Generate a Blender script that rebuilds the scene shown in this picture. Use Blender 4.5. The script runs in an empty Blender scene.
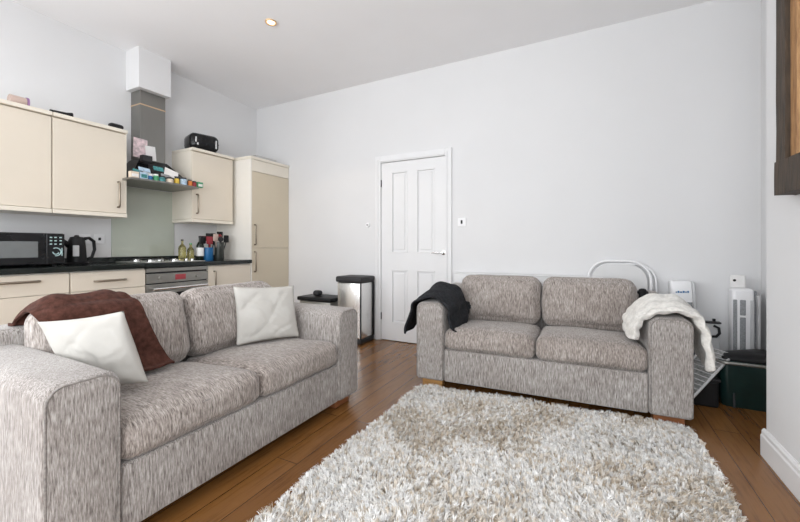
import bpy, bmesh, math, random
import numpy as np
from mathutils import Vector, Matrix, noise
R = math.radians
rnd = random.Random(7)
scene = bpy.context.scene
COL = scene.collection
MW = {}

# ------------------------------------------------------------------ materials
def newmat(name):
    m = bpy.data.materials.new(name); m.use_nodes = True
    nt = m.node_tree; b = nt.nodes['Principled BSDF']
    return m, nt, b
def N(nt, t, **kw):
    n = nt.nodes.new(t)
    for k, v in kw.items(): setattr(n, k, v)
    return n
def coords(nt, scale=(1, 1, 1), rot=(0, 0, 0), kind='Object'):
    tc = N(nt, 'ShaderNodeTexCoord'); mp = N(nt, 'ShaderNodeMapping')
    mp.inputs['Scale'].default_value = scale; mp.inputs['Rotation'].default_value = rot
    nt.links.new(tc.outputs[kind], mp.inputs['Vector'])
    return mp.outputs['Vector']
def ramp(nt, fac, stops):
    r = N(nt, 'ShaderNodeValToRGB'); e = r.color_ramp.elements
    while len(e) < len(stops): e.new(0.5)
    for i, (p, c) in enumerate(stops):
        e[i].position = p; e[i].color = (*c, 1)
    nt.links.new(fac, r.inputs['Fac'])
    return r.outputs['Color']
def noise_tex(nt, vec, scale=5, detail=3, rough=.5):
    n = N(nt, 'ShaderNodeTexNoise'); n.inputs['Scale'].default_value = scale
    n.inputs['Detail'].default_value = detail; n.inputs['Roughness'].default_value = rough
    nt.links.new(vec, n.inputs['Vector']); return n.outputs['Fac']
def bump(nt, b, h, strength=.3, dist=.01):
    n = N(nt, 'ShaderNodeBump'); n.inputs['Strength'].default_value = strength
    n.inputs['Distance'].default_value = dist
    nt.links.new(h, n.inputs['Height']); nt.links.new(n.outputs['Normal'], b.inputs['Normal'])
def mat(name, c, rough=.5, metal=0., var=.06, vscale=12, bmp=0., bscale=60, spec=.5, scale=(1, 1, 1), coat=0., sheen=0.):
    m, nt, b = newmat(name)
    v = coords(nt, scale)
    f = noise_tex(nt, v, vscale, 3)
    lo = tuple(max(0, x*(1-var)) for x in c); hi = tuple(min(1, x*(1+var)) for x in c)
    nt.links.new(ramp(nt, f, [(.3, lo), (.7, hi)]), b.inputs['Base Color'])
    b.inputs['Roughness'].default_value = rough; b.inputs['Metallic'].default_value = metal
    b.inputs['Specular IOR Level'].default_value = spec
    b.inputs['Coat Weight'].default_value = coat
    b.inputs['Sheen Weight'].default_value = sheen
    if bmp: bump(nt, b, noise_tex(nt, v, bscale, 2), bmp, .004)
    return m
def glassmat(name, c, rough=.05):
    m, nt, b = newmat(name)
    f = noise_tex(nt, coords(nt), 8)
    nt.links.new(ramp(nt, f, [(.3, tuple(x*.95 for x in c)), (.7, c)]), b.inputs['Base Color'])
    b.inputs['Roughness'].default_value = rough; b.inputs['Transmission Weight'].default_value = .85
    b.inputs['IOR'].default_value = 1.45
    return m
def fabric(name, scale, tint=(1, 1, 1)):
    m, nt, b = newmat(name)
    v = coords(nt, scale)
    f1 = noise_tex(nt, v, 1.0, 3, .6)
    f2 = noise_tex(nt, coords(nt, tuple(s*.45 for s in scale)), 1.0, 2, .6)
    f3 = noise_tex(nt, coords(nt), 3.5, 2, .5)
    a = N(nt, 'ShaderNodeMath', operation='MULTIPLY_ADD'); a.inputs[1].default_value = .6
    nt.links.new(f1, a.inputs[0])
    a2 = N(nt, 'ShaderNodeMath', operation='MULTIPLY'); a2.inputs[1].default_value = .4
    nt.links.new(f2, a2.inputs[0]); nt.links.new(a2.outputs[0], a.inputs[2])
    t = tint
    col = ramp(nt, a.outputs[0], [(.35, (.115*t[0], .10*t[1], .092*t[2])), (.46, (.285*t[0], .26*t[1], .242*t[2])),
                                   (.54, (.40*t[0], .375*t[1], .355*t[2])), (.66, (.60*t[0], .575*t[1], .555*t[2]))])
    mx = N(nt, 'ShaderNodeMixRGB', blend_type='MULTIPLY'); mx.inputs[0].default_value = 1
    nt.links.new(col, mx.inputs[1])
    nt.links.new(ramp(nt, f3, [(.35, (.84, .82, .81)), (.65, (1, 1, 1))]), mx.inputs[2])
    nt.links.new(mx.outputs[0], b.inputs['Base Color'])
    b.inputs['Roughness'].default_value = .92; b.inputs['Specular IOR Level'].default_value = .2
    b.inputs['Sheen Weight'].default_value = .25; b.inputs['Sheen Roughness'].default_value = .5
    bump(nt, b, a.outputs[0], .5, .004)
    return m

M = {}
M['wall'] = mat('wall_paint', (.695, .695, .70), .75, var=.012, vscale=2, bmp=.05, bscale=90, spec=.25)
M['ceil'] = mat('ceiling_paint', (.87, .87, .88), .85, var=.012, vscale=2, spec=.2)
M['white'] = mat('white_gloss_paint', (.73, .73, .735), .55, var=.01, vscale=4)
M['cream'] = mat('cream_cabinet_paint', (.74, .67, .565), .38, var=.015, vscale=3)
M['cream2'] = mat('cream_trim', (.80, .745, .645), .4, var=.015, vscale=3)
M['tall'] = mat('beige_cabinet_paint', (.63, .555, .43), .38, var=.02, vscale=3)
M['carc'] = mat('carcass_white', (.82, .79, .73), .5, var=.01)
M['steel'] = mat('brushed_steel', (.62, .61, .59), .3, .95, var=.06, vscale=6, scale=(1, 1, 30))
M['duct'] = mat('duct_steel', (.27, .265, .25), .38, .9, var=.03, vscale=3, scale=(3, 3, 1))
M['steelb'] = mat('bright_steel', (.80, .80, .79), .22, .9, var=.04, vscale=5, scale=(20, 20, 1))
M['handle'] = mat('bronze_handle', (.30, .255, .20), .35, .85)
M['chrome'] = mat('chrome', (.75, .75, .75), .15, 1.)
M['black'] = mat('black_plastic', (.012, .012, .013), .42, var=.2, spec=.22)
M['blackg'] = mat('black_gloss', (.010, .010, .011), .14, var=.2, spec=.35)
M['dkgrey'] = mat('dark_grey_plastic', (.035, .035, .037), .5, var=.1, spec=.25)
M['dglass'] = mat('oven_glass', (.02, .02, .02), .08)
M['ovengrey'] = mat('oven_grey', (.36, .355, .33), .33, .8)
M['screen'] = mat('microwave_window', (.17, .18, .18), .15)
M['cyan'] = mat('print_pale', (.45, .62, .62), .5)
M['whiteb'] = mat('white_plastic', (.80, .80, .81), .4, var=.01)
M['lwhite'] = mat('pale_grey_seat_panel', (.62, .62, .62), .6, var=.01)
M['greym'] = mat('grey_mesh', (.27, .28, .29), .6, var=.25, vscale=160)
M['lgrey'] = mat('light_grey_plastic', (.52, .525, .53), .5)
M['blue'] = mat('blue_plastic', (.012, .12, .30), .35)
M['red'] = mat('red_plastic', (.28, .02, .03), .4)
M['dred'] = mat('red_display', (.34, .05, .06), .4)
M['pot'] = mat('dark_pot', (.03, .035, .03), .3)
M['brownt'] = mat('brown_throw', (.072, .030, .022), .95, var=.35, vscale=45, bmp=.6, bscale=180, spec=.08, sheen=.04)
M['dkt'] = mat('charcoal_throw', (.022, .023, .026), .95, var=.4, vscale=60, bmp=.7, bscale=120, spec=.08, sheen=.02)
M['wht'] = mat('fluffy_white', (.70, .68, .64), .95, var=.12, vscale=60, bmp=.8, bscale=150, spec=.1, sheen=.3)
M['pillow'] = mat('cream_cushion', (.50, .483, .45), .9, var=.05, vscale=9, bmp=.6, bscale=18, spec=.15, sheen=.0)
M['foot'] = mat('oak_foot', (.48, .26, .09), .4, var=.25, vscale=6, scale=(1, 1, 12))
M['foot2'] = mat('brown_oak_foot', (.24, .09, .035), .4, var=.25, vscale=6, scale=(1, 1, 12))
M['fabv'] = fabric('sofa_fabric_upright', (380, 380, 36))
M['fabs'] = fabric('sofa_fabric_seat', (380, 50, 50), (.96, .915, .885))
M['fabb'] = fabric('sofa_fabric_back', (380, 90, 36), (.97, .93, .905))
M['pipe'] = mat('sofa_piping', (.24, .22, .205), .9, var=.3, vscale=90)
M['dgreen'] = mat('dark_green_plastic', (.008, .026, .024), .3, var=.2)
M['splash'] = mat('sage_glass', (.46, .49, .42), .12, var=.03, vscale=3)
M['olive'] = glassmat('oil', (.62, .56, .22), .1)
M['winegl'] = mat('dark_bottle_glass', (.012, .018, .012), .08)
M['paper'] = mat('paper_white', (.80, .79, .78), .7)
M['pink'] = mat('pink_card', (.72, .58, .60), .6, var=.3, vscale=30)
M['yellow'] = mat('yellow_label', (.70, .48, .06), .5)
M['orange'] = mat('orange_label', (.62, .20, .04), .5)
M['teal'] = mat('teal_label', (.06, .26, .27), .5, var=.5, vscale=50)
M['green'] = mat('green_label', (.06, .30, .14), .5, var=.4, vscale=50)
M['pblue'] = mat('pale_blue_label', (.42, .55, .68), .5, var=.3, vscale=50)
M['creamj'] = mat('cream_jar', (.70, .60, .48), .5)
M['purple'] = mat('purple_plastic', (.30, .16, .33), .5)
M['tan'] = mat('tan_tape', (.50, .38, .33), .5)
M['copper'] = mat('pale_gold_band_and_halo', (.75, .55, .36), .3, .8)
M['mesh2'] = mat('rack_cloth', (.52, .53, .52), .8, var=.35, vscale=70)
def woodmat(name, a, b_, sc=(8, 8, 1.2)):
    m, nt, b = newmat(name)
    v = coords(nt, sc)
    f = noise_tex(nt, v, 5, 6, .65)
    nt.links.new(ramp(nt, f, [(.3, a), (.7, b_)]), b.inputs['Base Color'])
    b.inputs['Roughness'].default_value = .65
    bump(nt, b, f, .6, .01)
    return m
M['rustic'] = woodmat('rustic_dark_wood', (.016, .011, .007), (.075, .048, .028))
M['pine'] = woodmat('rustic_pine', (.20, .095, .035), (.48, .27, .12))
m, nt, b = newmat('mirror_glass'); b.inputs['Metallic'].default_value = 1; b.inputs['Roughness'].default_value = .03
nt.links.new(ramp(nt, noise_tex(nt, coords(nt), 3), [(.3, (.82, .86, .83)), (.7, (.86, .9, .87))]), b.inputs['Base Color']); M['mirror'] = m
m, nt, b = newmat('black_granite')
f = noise_tex(nt, coords(nt), 140, 2)
nt.links.new(ramp(nt, f, [(.55, (.005, .008, .007)), (.8, (.022, .032, .029))]), b.inputs['Base Color'])
b.inputs['Roughness'].default_value = .12; M['granite'] = m
m, nt, b = newmat('lamp_glow'); b.inputs['Emission Color'].default_value = (1, .70, .42, 1); b.inputs['Emission Strength'].default_value = 2.5
nt.links.new(ramp(nt, noise_tex(nt, coords(nt), 3), [(.3, (1, .9, .8)), (.7, (1, .95, .85))]), b.inputs['Base Color']); M['glow'] = m
# floor: boards running away from the window wall
m, nt, b = newmat('oak_boards')
tc = N(nt, 'ShaderNodeTexCoord'); mp = N(nt, 'ShaderNodeMapping'); mp.inputs['Rotation'].default_value = (0, 0, R(90))
nt.links.new(tc.outputs['Object'], mp.inputs['Vector'])
br = N(nt, 'ShaderNodeTexBrick'); nt.links.new(mp.outputs['Vector'], br.inputs['Vector'])
br.inputs['Scale'].default_value = 1; br.inputs['Brick Width'].default_value = 1.35; br.inputs['Row Height'].default_value = .125
br.inputs['Mortar Size'].default_value = .0016; br.inputs['Mortar Smooth'].default_value = .2; br.offset = .37
br.inputs['Color1'].default_value = (.165, .072, .020, 1); br.inputs['Color2'].default_value = (.255, .120, .036, 1)
br.inputs['Mortar'].default_value = (.03, .014, .006, 1)
g = noise_tex(nt, coords(nt, (26, 1.6, 1)), 2.2, 6, .65)
mx = N(nt, 'ShaderNodeMixRGB', blend_type='MULTIPLY'); mx.inputs[0].default_value = 1
nt.links.new(br.outputs['Color'], mx.inputs[1])
nt.links.new(ramp(nt, g, [(.3, (.62, .56, .50)), (.5, (1, .95, .9)), (.72, (1.0, 1.0, 1.0))]), mx.inputs[2])
nt.links.new(mx.outputs[0], b.inputs['Base Color'])
b.inputs['Roughness'].default_value = .27; b.inputs['Coat Weight'].default_value = .15; b.inputs['Coat Roughness'].default_value = .12
bump(nt, b, g, .08, .003); M['floor'] = m
# rug yarn: colour carried by each strand
m, nt, b = newmat('shaggy_yarn')
at = N(nt, 'ShaderNodeAttribute', attribute_name='yarn')
nt.links.new(at.outputs['Color'], b.inputs['Base Color'])
b.inputs['Roughness'].default_value = .85; b.inputs['Specular IOR Level'].default_value = .25
M['yarn'] = m
M['rugback'] = mat('rug_backing', (.42, .38, .33), .95)

# ------------------------------------------------------------------ geometry helpers
def B(): return bmesh.new()
def merge(dst, src, mtx=None):
    me = bpy.data.meshes.new('t'); src.to_mesh(me); src.free()
    if mtx is not None: me.transform(mtx)
    dst.from_mesh(me); bpy.data.meshes.remove(me)
def bx(bm, x0, x1, y0, y1, z0, z1, bev=0., seg=2, mtx=None):
    t = B(); bmesh.ops.create_cube(t, size=1)
    for v in t.verts:
        v.co = Vector(((x0+x1)/2+v.co.x*(x1-x0), (y0+y1)/2+v.co.y*(y1-y0), (z0+z1)/2+v.co.z*(z1-z0)))
    if bev: bmesh.ops.bevel(t, geom=t.edges[:], offset=bev, segments=seg, profile=.5, affect='EDGES')
    merge(bm, t, mtx); return bm
def tube(bm, pts, r, n=10, closed=False, cap=True):
    pts = [Vector(p) for p in pts]; L = len(pts); rings = []
    rr = r if isinstance(r, (list, tuple)) else [r]*L
    up = None
    for i, p in enumerate(pts):
        if closed: d = pts[(i+1) % L]-pts[i-1]
        else: d = pts[min(i+1, L-1)]-pts[max(i-1, 0)]
        d.normalize()
        if up is None:
            up = Vector((0, 0, 1)) if abs(d.z) < .9 else Vector((1, 0, 0))
        a = d.cross(up).normalized(); up = a.cross(d).normalized()
        rings.append([bm.verts.new(p+rr[i]*(math.cos(t)*a+math.sin(t)*up)) for t in [2*math.pi*k/n for k in range(n)]])
    for i in range(L if closed else L-1):
        A, C = rings[i], rings[(i+1) % L]
        for k in range(n): bm.faces.new((A[k], A[(k+1) % n], C[(k+1) % n], C[k]))
    if cap and not closed:
        bm.faces.new(rings[0][::-1]); bm.faces.new(rings[-1])
    return bm
def lathe(bm, prof, c, n=20, mtx=None):
    t = B(); rings = []
    for r, z in prof:
        rings.append([t.verts.new((max(r, 1e-4)*math.cos(2*math.pi*k/n), max(r, 1e-4)*math.sin(2*math.pi*k/n), z)) for k in range(n)])
    for A, C in zip(rings, rings[1:]):
        for k in range(n): t.faces.new((A[k], A[(k+1) % n], C[(k+1) % n], C[k]))
    t.faces.new(rings[0][::-1]); t.faces.new(rings[-1])
    mm = Matrix.Translation(c) @ (mtx if mtx is not None else Matrix.Identity(4))
    merge(bm, t, mm); return bm
def prism(bm, pts, vec):
    a = [bm.verts.new(p) for p in pts]; c = [bm.verts.new(Vector(p)+Vector(vec)) for p in pts]; n = len(a)
    bm.faces.new(a); bm.faces.new(c[::-1])
    for i in range(n): bm.faces.new((a[i], c[i], c[(i+1) % n], a[(i+1) % n]))
    bmesh.ops.recalc_face_normals(bm, faces=bm.faces[:]); return bm
def cushion(bm, half, r, crown=(0, 0, 0), n=16, mtx=None, soft=0., seed=0):
    t = B(); bmesh.ops.create_cube(t, size=2)
    bmesh.ops.subdivide_edges(t, edges=t.edges[:], cuts=n, use_grid_fill=True)
    hx = Vector(half); inn = Vector([max(h-r, 0) for h in half])
    for v in t.verts:
        p = v.co.copy(); q = Vector([p[i]*hx[i] for i in range(3)])
        c = Vector([max(-inn[i], min(inn[i], q[i])) for i in range(3)]); d = q-c
        if d.length > 1e-6: q = c+d.normalized()*r
        for a in range(3):
            if crown[a]:
                b1, b2 = (a+1) % 3, (a+2) % 3
                w = (1-p[b1]**2)*(1-p[b2]**2)
                q[a] += crown[a]*max(0, w)**.6*(p[a])
        if soft:
            q += noise.noise_vector(q*6+Vector((seed*7.1, 0, 0)))*soft
        v.co = q
    merge(bm, t, mtx); return bm
def sheet(bm, rows, closed=False):
    V = [[bm.verts.new(p) for p in row] for row in rows]
    for a, c in zip(V, V[1:]):
        for k in range(len(a)-1): bm.faces.new((a[k], a[k+1], c[k+1], c[k]))
    return bm
def tagk(o, label=None, cat=None, group=None, kind=None):
    if label: o['label'] = label
    if cat: o['category'] = cat
    if group: o['group'] = group
    if kind: o['kind'] = kind
    return o
def obj(name, bm, m, parent=None, smooth=False, mods=None):
    me = bpy.data.meshes.new(name)
    bmesh.ops.recalc_face_normals(bm, faces=bm.faces[:])
    bm.to_mesh(me); bm.free()
    o = bpy.data.objects.new(name, me); COL.objects.link(o)
    if parent is not None:
        o.parent = parent; me.transform(MW[parent.name].inverted()); MW[o.name] = MW[parent.name]
    else: MW[o.name] = Matrix.Identity(4)
    me.materials.append(m if not isinstance(m, str) else M[m])
    if smooth:
        me.shade_smooth()
        if smooth == 'auto':
            me.set_sharp_from_angle(angle=R(40))
    if mods:
        for typ, kw in mods:
            md = o.modifiers.new(typ.lower(), typ)
            for k, v in kw.items(): setattr(md, k, v)
    return o
def thing(name, label, cat, loc=(0, 0, 0), rz=0, group=None, kind=None):
    o = bpy.data.objects.new(name, None); COL.objects.link(o)
    o.location = loc; o.rotation_euler = (0, 0, rz); o.empty_display_size = .1
    MW[o.name] = Matrix.Translation(loc) @ Matrix.Rotation(rz, 4, 'Z')
    return tagk(o, label, cat, group, kind)
def struct(name, bm, m, parent=None, smooth=False):
    o = obj(name, bm, m, parent, smooth)
    if parent is None: o['kind'] = 'structure'
    return o
def solo(name, bm, m, label, cat, group=None, smooth=False, mods=None):
    return tagk(obj(name, bm, m, None, smooth, mods), label, cat, group)
def copy_tree(o, parent=None):
    c = o.copy(); COL.objects.link(c)
    if parent is not None: c.parent = parent
    for ch in [x for x in bpy.data.objects if x.parent == o]:
        copy_tree(ch, c)
    return c

XL, YB, XR = -4.063, 3.603, .78
YR = -1.7
def cz(y): return 2.925+(YB-y)*.028

# ------------------------------------------------------------------ the room
struct('floor', bx(B(), XL-.1, 1.4, YR-.1, YB+.1, -.08, 0), 'floor')
struct('ceiling', prism(B(), [(XL-.1, YB+.1, cz(YB+.1)), (XL-.1, YR-.1, cz(YR-.1)), (XL-.1, YR-.1, cz(YR)+.15), (XL-.1, YB+.1, cz(YB)+.15)], (5.6, 0, 0)), 'ceil')
def wall_y(x0, x1, y0, y1):   # wall slab following the sloping ceiling
    return prism(B(), [(x0, y0, 0), (x0, y1, 0), (x0, y1, cz(y1)), (x0, y0, cz(y0))], (x1-x0, 0, 0))
bm = wall_y(XL-.1, XL, YR, -1.45); merge(bm, wall_y(XL-.1, XL, -.05, YB))
bx(bm, XL-.1, XL, -1.45, -.05, 0, .9); bx(bm, XL-.1, XL, -1.45, -.05, 2.6, cz(-.05))
struct('wall_left', bm, 'wall')
DX0, DX1, DH = -2.088, -1.323, 1.985
bm = B(); bx(bm, XL-.1, DX0, YB, YB+.1, 0, cz(YB)); bx(bm, DX1, 1.3, YB, YB+.1, 0, cz(YB)); bx(bm, DX0, DX1, YB, YB+.1, DH, cz(YB))
bx(bm, DX0, DX1, YB+.06, YB+.1, 0, DH)
struct('wall_back', bm, 'wall')
bm = wall_y(XR, 1.4, YR, -1.5); merge(bm, wall_y(XR, 1.4, -.15, 2.462))
bx(bm, XR, 1.4, -1.5, -.15, 0, .9); bx(bm, XR, 1.4, -1.5, -.15, 2.6, cz(-.15)); merge(bm, wall_y(1.112, 1.4, 2.462, YB)); struct('wall_right', bm, 'wall')
# rear wall with two big windows behind the camera
W = [(-3.7, -1.95), (-1.45, .45)]; WZ0, WZ1 = .55, 2.75
bm = B()
for a, c in ((XL, W[0][0]), (W[0][1], W[1][0]), (W[1][1], XR)): bx(bm, a, c, YR-.1, YR, WZ0, WZ1)
bx(bm, XL, XR, YR-.1, YR, 0, WZ0); bx(bm, XL, XR, YR-.1, YR, WZ1, cz(YR))
struct('wall_rear', bm, 'wall')
for i, (a, c) in enumerate(W):
    bm = B()
    for x in (a, c-.06): bx(bm, x, x+.06, YR-.09, YR-.02, WZ0, WZ1)
    for z in (WZ0, WZ1-.06, (WZ0+WZ1)/2-.03): bx(bm, a+.06, c-.06, YR-.09, YR-.02, z, z+.06)
    bx(bm, (a+c)/2-.02, (a+c)/2+.02, YR-.08, YR-.03, WZ0+.06, WZ1-.06)
    w = struct('window_%d' % (i+1), bm, 'white')
    obj('window_sill', bx(B(), a-.04, c+.04, YR, YR+.06, WZ0-.03, WZ0, .005), 'white', w)
    L = bpy.data.lights.new('daylight_and_fill', 'AREA'); L.shape = 'RECTANGLE'; L.size = c-a; L.size_y = WZ1-WZ0
    L.energy = (56, 88)[i]; L.color = (.955, .98, 1.0)
    lo = bpy.data.objects.new('daylight_and_fill', L); COL.objects.link(lo)
    lo.location = ((a+c)/2, YR-.14, (WZ0+WZ1)/2); lo.rotation_euler = (R(100), 0, 0)
bm = B()
for y in (-1.5, -.21): bx(bm, XR+.1, XR+.16, y, y+.06, .9, 2.6)
for z in (.9, 2.54): bx(bm, XR+.1, XR+.16, -1.44, -.21, z, z+.06)
struct('window_3', bm, 'white')  # unseen right-hand window, added to light the left wall and ceiling
bm = B()
for y in (-1.45, -.11): bx(bm, XL-.09, XL-.03, y, y+.06, .9, 2.6)
for z in (.9, 2.54): bx(bm, XL-.09, XL-.03, -1.39, -.11, z, z+.06)
struct('window_4', bm, 'white')  # unseen left-hand window, added to brighten the right-hand wall
for en, x, y, rz in ((36, XR+.2, -.825, 90), (78, XL-.14, -.75, -90)):  # fill lamps for the two added side windows
    L = bpy.data.lights.new('daylight_and_fill', 'AREA'); L.shape = 'RECTANGLE'; L.size = 1.25; L.size_y = 1.6; L.energy = en; L.color = (.955, .98, 1.0)
    lo = bpy.data.objects.new('daylight_and_fill', L); COL.objects.link(lo)
    lo.location = (x, y, 1.75); lo.rotation_euler = (R(98), 0, R(rz))
# baseboards
def skirt(bm, p0, p1, nrm, h=.135, t=.018):
    p0, p1, nrm = Vector(p0), Vector(p1), Vector(nrm)
    prof = [(0, 0), (t, 0), (t, h-.035), (t*.75, h-.028), (t*.75, h-.012), (t*.3, h), (0, h)]
    return prism(bm, [p0+nrm*a+Vector((0, 0, z)) for a, z in prof], p1-p0)
bm = skirt(B(), (XR, YR, 0), (XR, 2.478, 0), (-1, 0, 0)); merge(bm, skirt(B(), (XR, 2.462, 0), (1.11, 2.462, 0), (0, 1, 0)))
struct('baseboard_right', bm, 'white')
bm = skirt(B(), (-3.47, YB, 0), (-2.17, YB, 0), (0, -1, 0)); merge(bm, skirt(B(), (-1.25, YB, 0), (1.11, YB, 0), (0, -1, 0)))
struct('baseboard_back', bm, 'white')
# boxing round the flue of the hood
struct('trim_1', prism(B(), [(XL, 2.002, 2.58), (XL, 2.002, cz(2.002)), (XL, 2.306, cz(2.306)), (XL, 2.306, 2.58)], (.224, 0, 0)), 'white')

# door
d = thing('door_1', 'white four-panel door with chrome lever handle in the back wall', 'door', (DX0, YB, 0), kind='structure')
bm = B()
for a, c in ((DX0-.075, DX0), (DX1, DX1+.07)):
    bx(bm, a, c, YB-.018, YB-.0005, 0, DH+.075, .004)
    bx(bm, a+.012 if a < DX0-.01 else a+.002, c-.03 if a < DX0-.01 else c-.045, YB-.026, YB-.018, 0, DH+.04, .003)
bx(bm, DX0, DX1, YB-.018, YB-.0005, DH, DH+.075, .004)
bx(bm, DX0, DX1, YB-.026, YB-.018, DH+.012, DH+.035, .003)
obj('door_frame', bm, 'white', d)
bm = B(); lx0, lx1 = DX0+.004, DX1-.005; fy = YB-.002
panels = [(-1.955, -1.76, .98, 1.87), (-1.65, -1.44, .98, 1.87), (-1.955, -1.76, .20, .79), (-1.65, -1.44, .20, .79)]
xs = [lx0, -1.955, -1.76, -1.65, -1.44, lx1]; zs = [.008, .20, .79, .98, 1.87, DH-.005]
for i in range(5):
    for j in range(5):
        if i in (1, 3) and j in (1, 3): continue
        bx(bm, xs[i], xs[i+1], fy, fy+.04, zs[j], zs[j+1])
for a, c, z0, z1 in panels:
    bx(bm, a, c, fy+.014, fy+.035, z0, z1)
    bx(bm, a+.035, c-.035, fy+.005, fy+.016, z0+.035, z1-.035, .005)
    for q in (0, 1):
        bx(bm, (a, c-.012)[q], (a+.012, c)[q], fy-.003, fy+.016, z0, z1, .003)
        bx(bm, a, c, fy-.003, fy+.016, (z0, z1-.012)[q], (z0+.012, z1)[q], .003)
obj('door_leaf', bm, 'white', d)
bm = B(); lathe(bm, [(.024, 0), (.026, .006), (.012, .01), (.01, .045)], (-1.345, fy, .985), 16, Matrix.Rotation(R(90), 4, 'X'))
tube(bm, [(-1.345, fy-.045, .985), (-1.38, fy-.05, .987), (-1.47, fy-.046, .985)], [.009, .009, .008])
obj('door_handle', bm, 'chrome', d, 'auto')
for z in (1.755, .27):
    obj('hinge', bx(B(), DX0-.005, DX0+.008, fy-.012, fy, z-.04, z+.04, .003), 'dkgrey', d)

# ceiling spotlight
t = thing('ceiling_spotlight', 'small round recessed ceiling spotlight glowing warm', 'ceiling light', (-2.419, 2.299, cz(2.299)))
sl = Matrix.Rotation(R(-1.6), 4, 'X')
bm = B(); tube(bm, [(-2.419+.042*math.cos(a), 2.299+.042*math.sin(a), cz(2.299+.042*math.sin(a))-.003) for a in [k*math.pi/14 for k in range(28)]], .008, 8, closed=True)
obj('bezel', bm, 'copper', t, True)  # copper tint paints the orange halo of light round the bulb
obj('bulb', lathe(B(), [(.034, 0), (.03, -.004), (.0, -.008)][::-1], (-2.419, 2.299, cz(2.299)-.001), 20, sl), 'glow', t)
L = bpy.data.lights.new('spot', 'SPOT'); L.energy = 12; L.color = (1, .82, .6); L.spot_size = R(110); L.shadow_soft_size = .03
lo = bpy.data.objects.new('spot', L); COL.objects.link(lo); lo.location = (-2.419, 2.299, cz(2.299)-.03)

# wall plates
def plate(name, loc, w, h, label, cat, nrm='y', group=None, extra=None):
    t = thing(name, label, cat, loc, 0, group)
    x, y, z = loc
    if nrm == 'y': obj('plate', bx(B(), x-w/2, x+w/2, y-.01, y, z-h/2, z+h/2, .003), 'whiteb', t)
    else: obj('plate', bx(B(), x, x+.01, y-w/2, y+w/2, z-h/2, z+h/2, .003), 'whiteb', t)
    return t
t = plate('light_switch', (-1.147, YB, 1.294), .086, .086, 'square white switch plate with dark toggle right of the white door', 'light switch')
obj('switch_toggle', bx(B(), -1.157, -1.139, YB-.018, YB-.009, 1.275, 1.312, .003), 'dkgrey', t)
t = thing('thermostat_button', 'tiny round white wall button between the steel bin and the door frame', 'wall button', (-2.263, YB, 1.294))
obj('button_body', lathe(B(), [(.028, 0), (.028, .012), (.022, .018)], (-2.263, YB, 1.294), 18, Matrix.Rotation(R(90), 4, 'X')), 'whiteb', t, 'auto')
obj('button_centre', lathe(B(), [(.008, .018), (.008, .023)], (-2.263, YB, 1.294), 12, Matrix.Rotation(R(90), 4, 'X')), 'dkgrey', t)
for (y, z, lab) in ((1.665, 1.115, 'white wall socket directly behind the kettle, nearer the microwave'), (1.775, 1.115, 'white wall socket with a dark hole just left of the sage glass splashback')):
    t = plate('wall_socket', (XL, y, z), .086, .086, lab, 'socket', 'x')
    obj('socket_hole', bx(B(), XL+.009, XL+.013, y-.008, y+.012, z-.012, z+.014), 'black', t)

# ------------------------------------------------------------------ kitchen
XF, XU = -3.474, -3.713
def bar_handle(bm, p0, p1, out=(.03, 0, 0), r=.0085):
    p0, p1, o = Vector(p0), Vector(p1), Vector(out); ax = (p1-p0).normalized()
    pts = [p0, p0+o*.75, p0+o+ax*.012, p1+o-ax*.012, p1+o*.75, p1]
    return tube(bm, pts, r, 8)
def base_cabinet(y0, y1, label, fronts, mbody='carc'):
    t = thing('base_cabinet', label, 'kitchen cabinet', (XL, y0, 0))
    bm = bx(B(), XL+.002, XF-.021, y0+.001, y1-.001, .10, .853); bx(bm, XL+.03, XF-.06, y0+.001, y1-.001, 0, .10)
    obj('body', bm, mbody, t)
    for kind, z0, z1, h in fronts:
        f = obj(kind, bx(B(), XF-.02, XF, y0+.002, y1-.002, z0, z1, .002), 'cream', t)
        obj('handle', bar_handle(B(), (XF, *h[0]), (XF, *h[1])), 'handle', f, True)
    return t
base_cabinet(.735, 1.333, 'cream base cabinet with one drawer and a door, under the microwave',
             [('drawer', .70, .845, ((.915, .80), (1.155, .80))), ('door', .105, .696, ((1.28, .42), (1.28, .62)))])
base_cabinet(1.337, 1.865, 'cream drawer cabinet between the microwave cabinet and the oven',
             [('drawer', .70, .845, ((1.49, .772), (1.70, .772))), ('drawer', .405, .696, ((1.49, .62), (1.70, .62))), ('drawer', .105, .40, ((1.49, .33), (1.70, .33)))])
base_cabinet(2.464, 2.994, 'cream base cabinet with upright handle between oven and tall cabinet',
             [('door', .105, .845, ((2.53, .60), (2.53, .79)))])
# tall cabinet
t = thing('tall_cabinet', 'full-height beige fridge cabinet in the corner by the back wall', 'kitchen cabinet', (XL, 3.0, 0))
bm = bx(B(), XL+.002, XF-.021, 2.998, 3.60, .10, 2.06); bx(bm, XL+.03, XF-.06, 3.0, 3.60, 0, .10)
obj('body', bm, 'carc', t)
obj('side_panel', bx(B(), XL+.002, XF, 2.997, 3.015, .0, 2.062), 'carc', t)
obj('cornice', bx(B(), XL+.002, XF+.012, 2.99, 3.60, 2.063, 2.095, .004), 'cream2', t)
obj('fascia', bx(B(), XF-.02, XF, 3.016, 3.60, 1.925, 2.061, .002), 'cream2', t)
dd = obj('door', bx(B(), XF-.02, XF, 3.016, 3.60, 1.032, 1.921, .002), 'tall', t)
obj('handle', bar_handle(B(), (XF, 3.05, 1.07), (XF, 3.05, 1.30)), 'handle', dd, True)
dd = obj('door', bx(B(), XF-.02, XF, 3.016, 3.60, .105, 1.028, .002), 'tall', t)
obj('handle', bar_handle(B(), (XF, 3.05, .755), (XF, 3.05, .985)), 'handle', dd, True)
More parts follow.
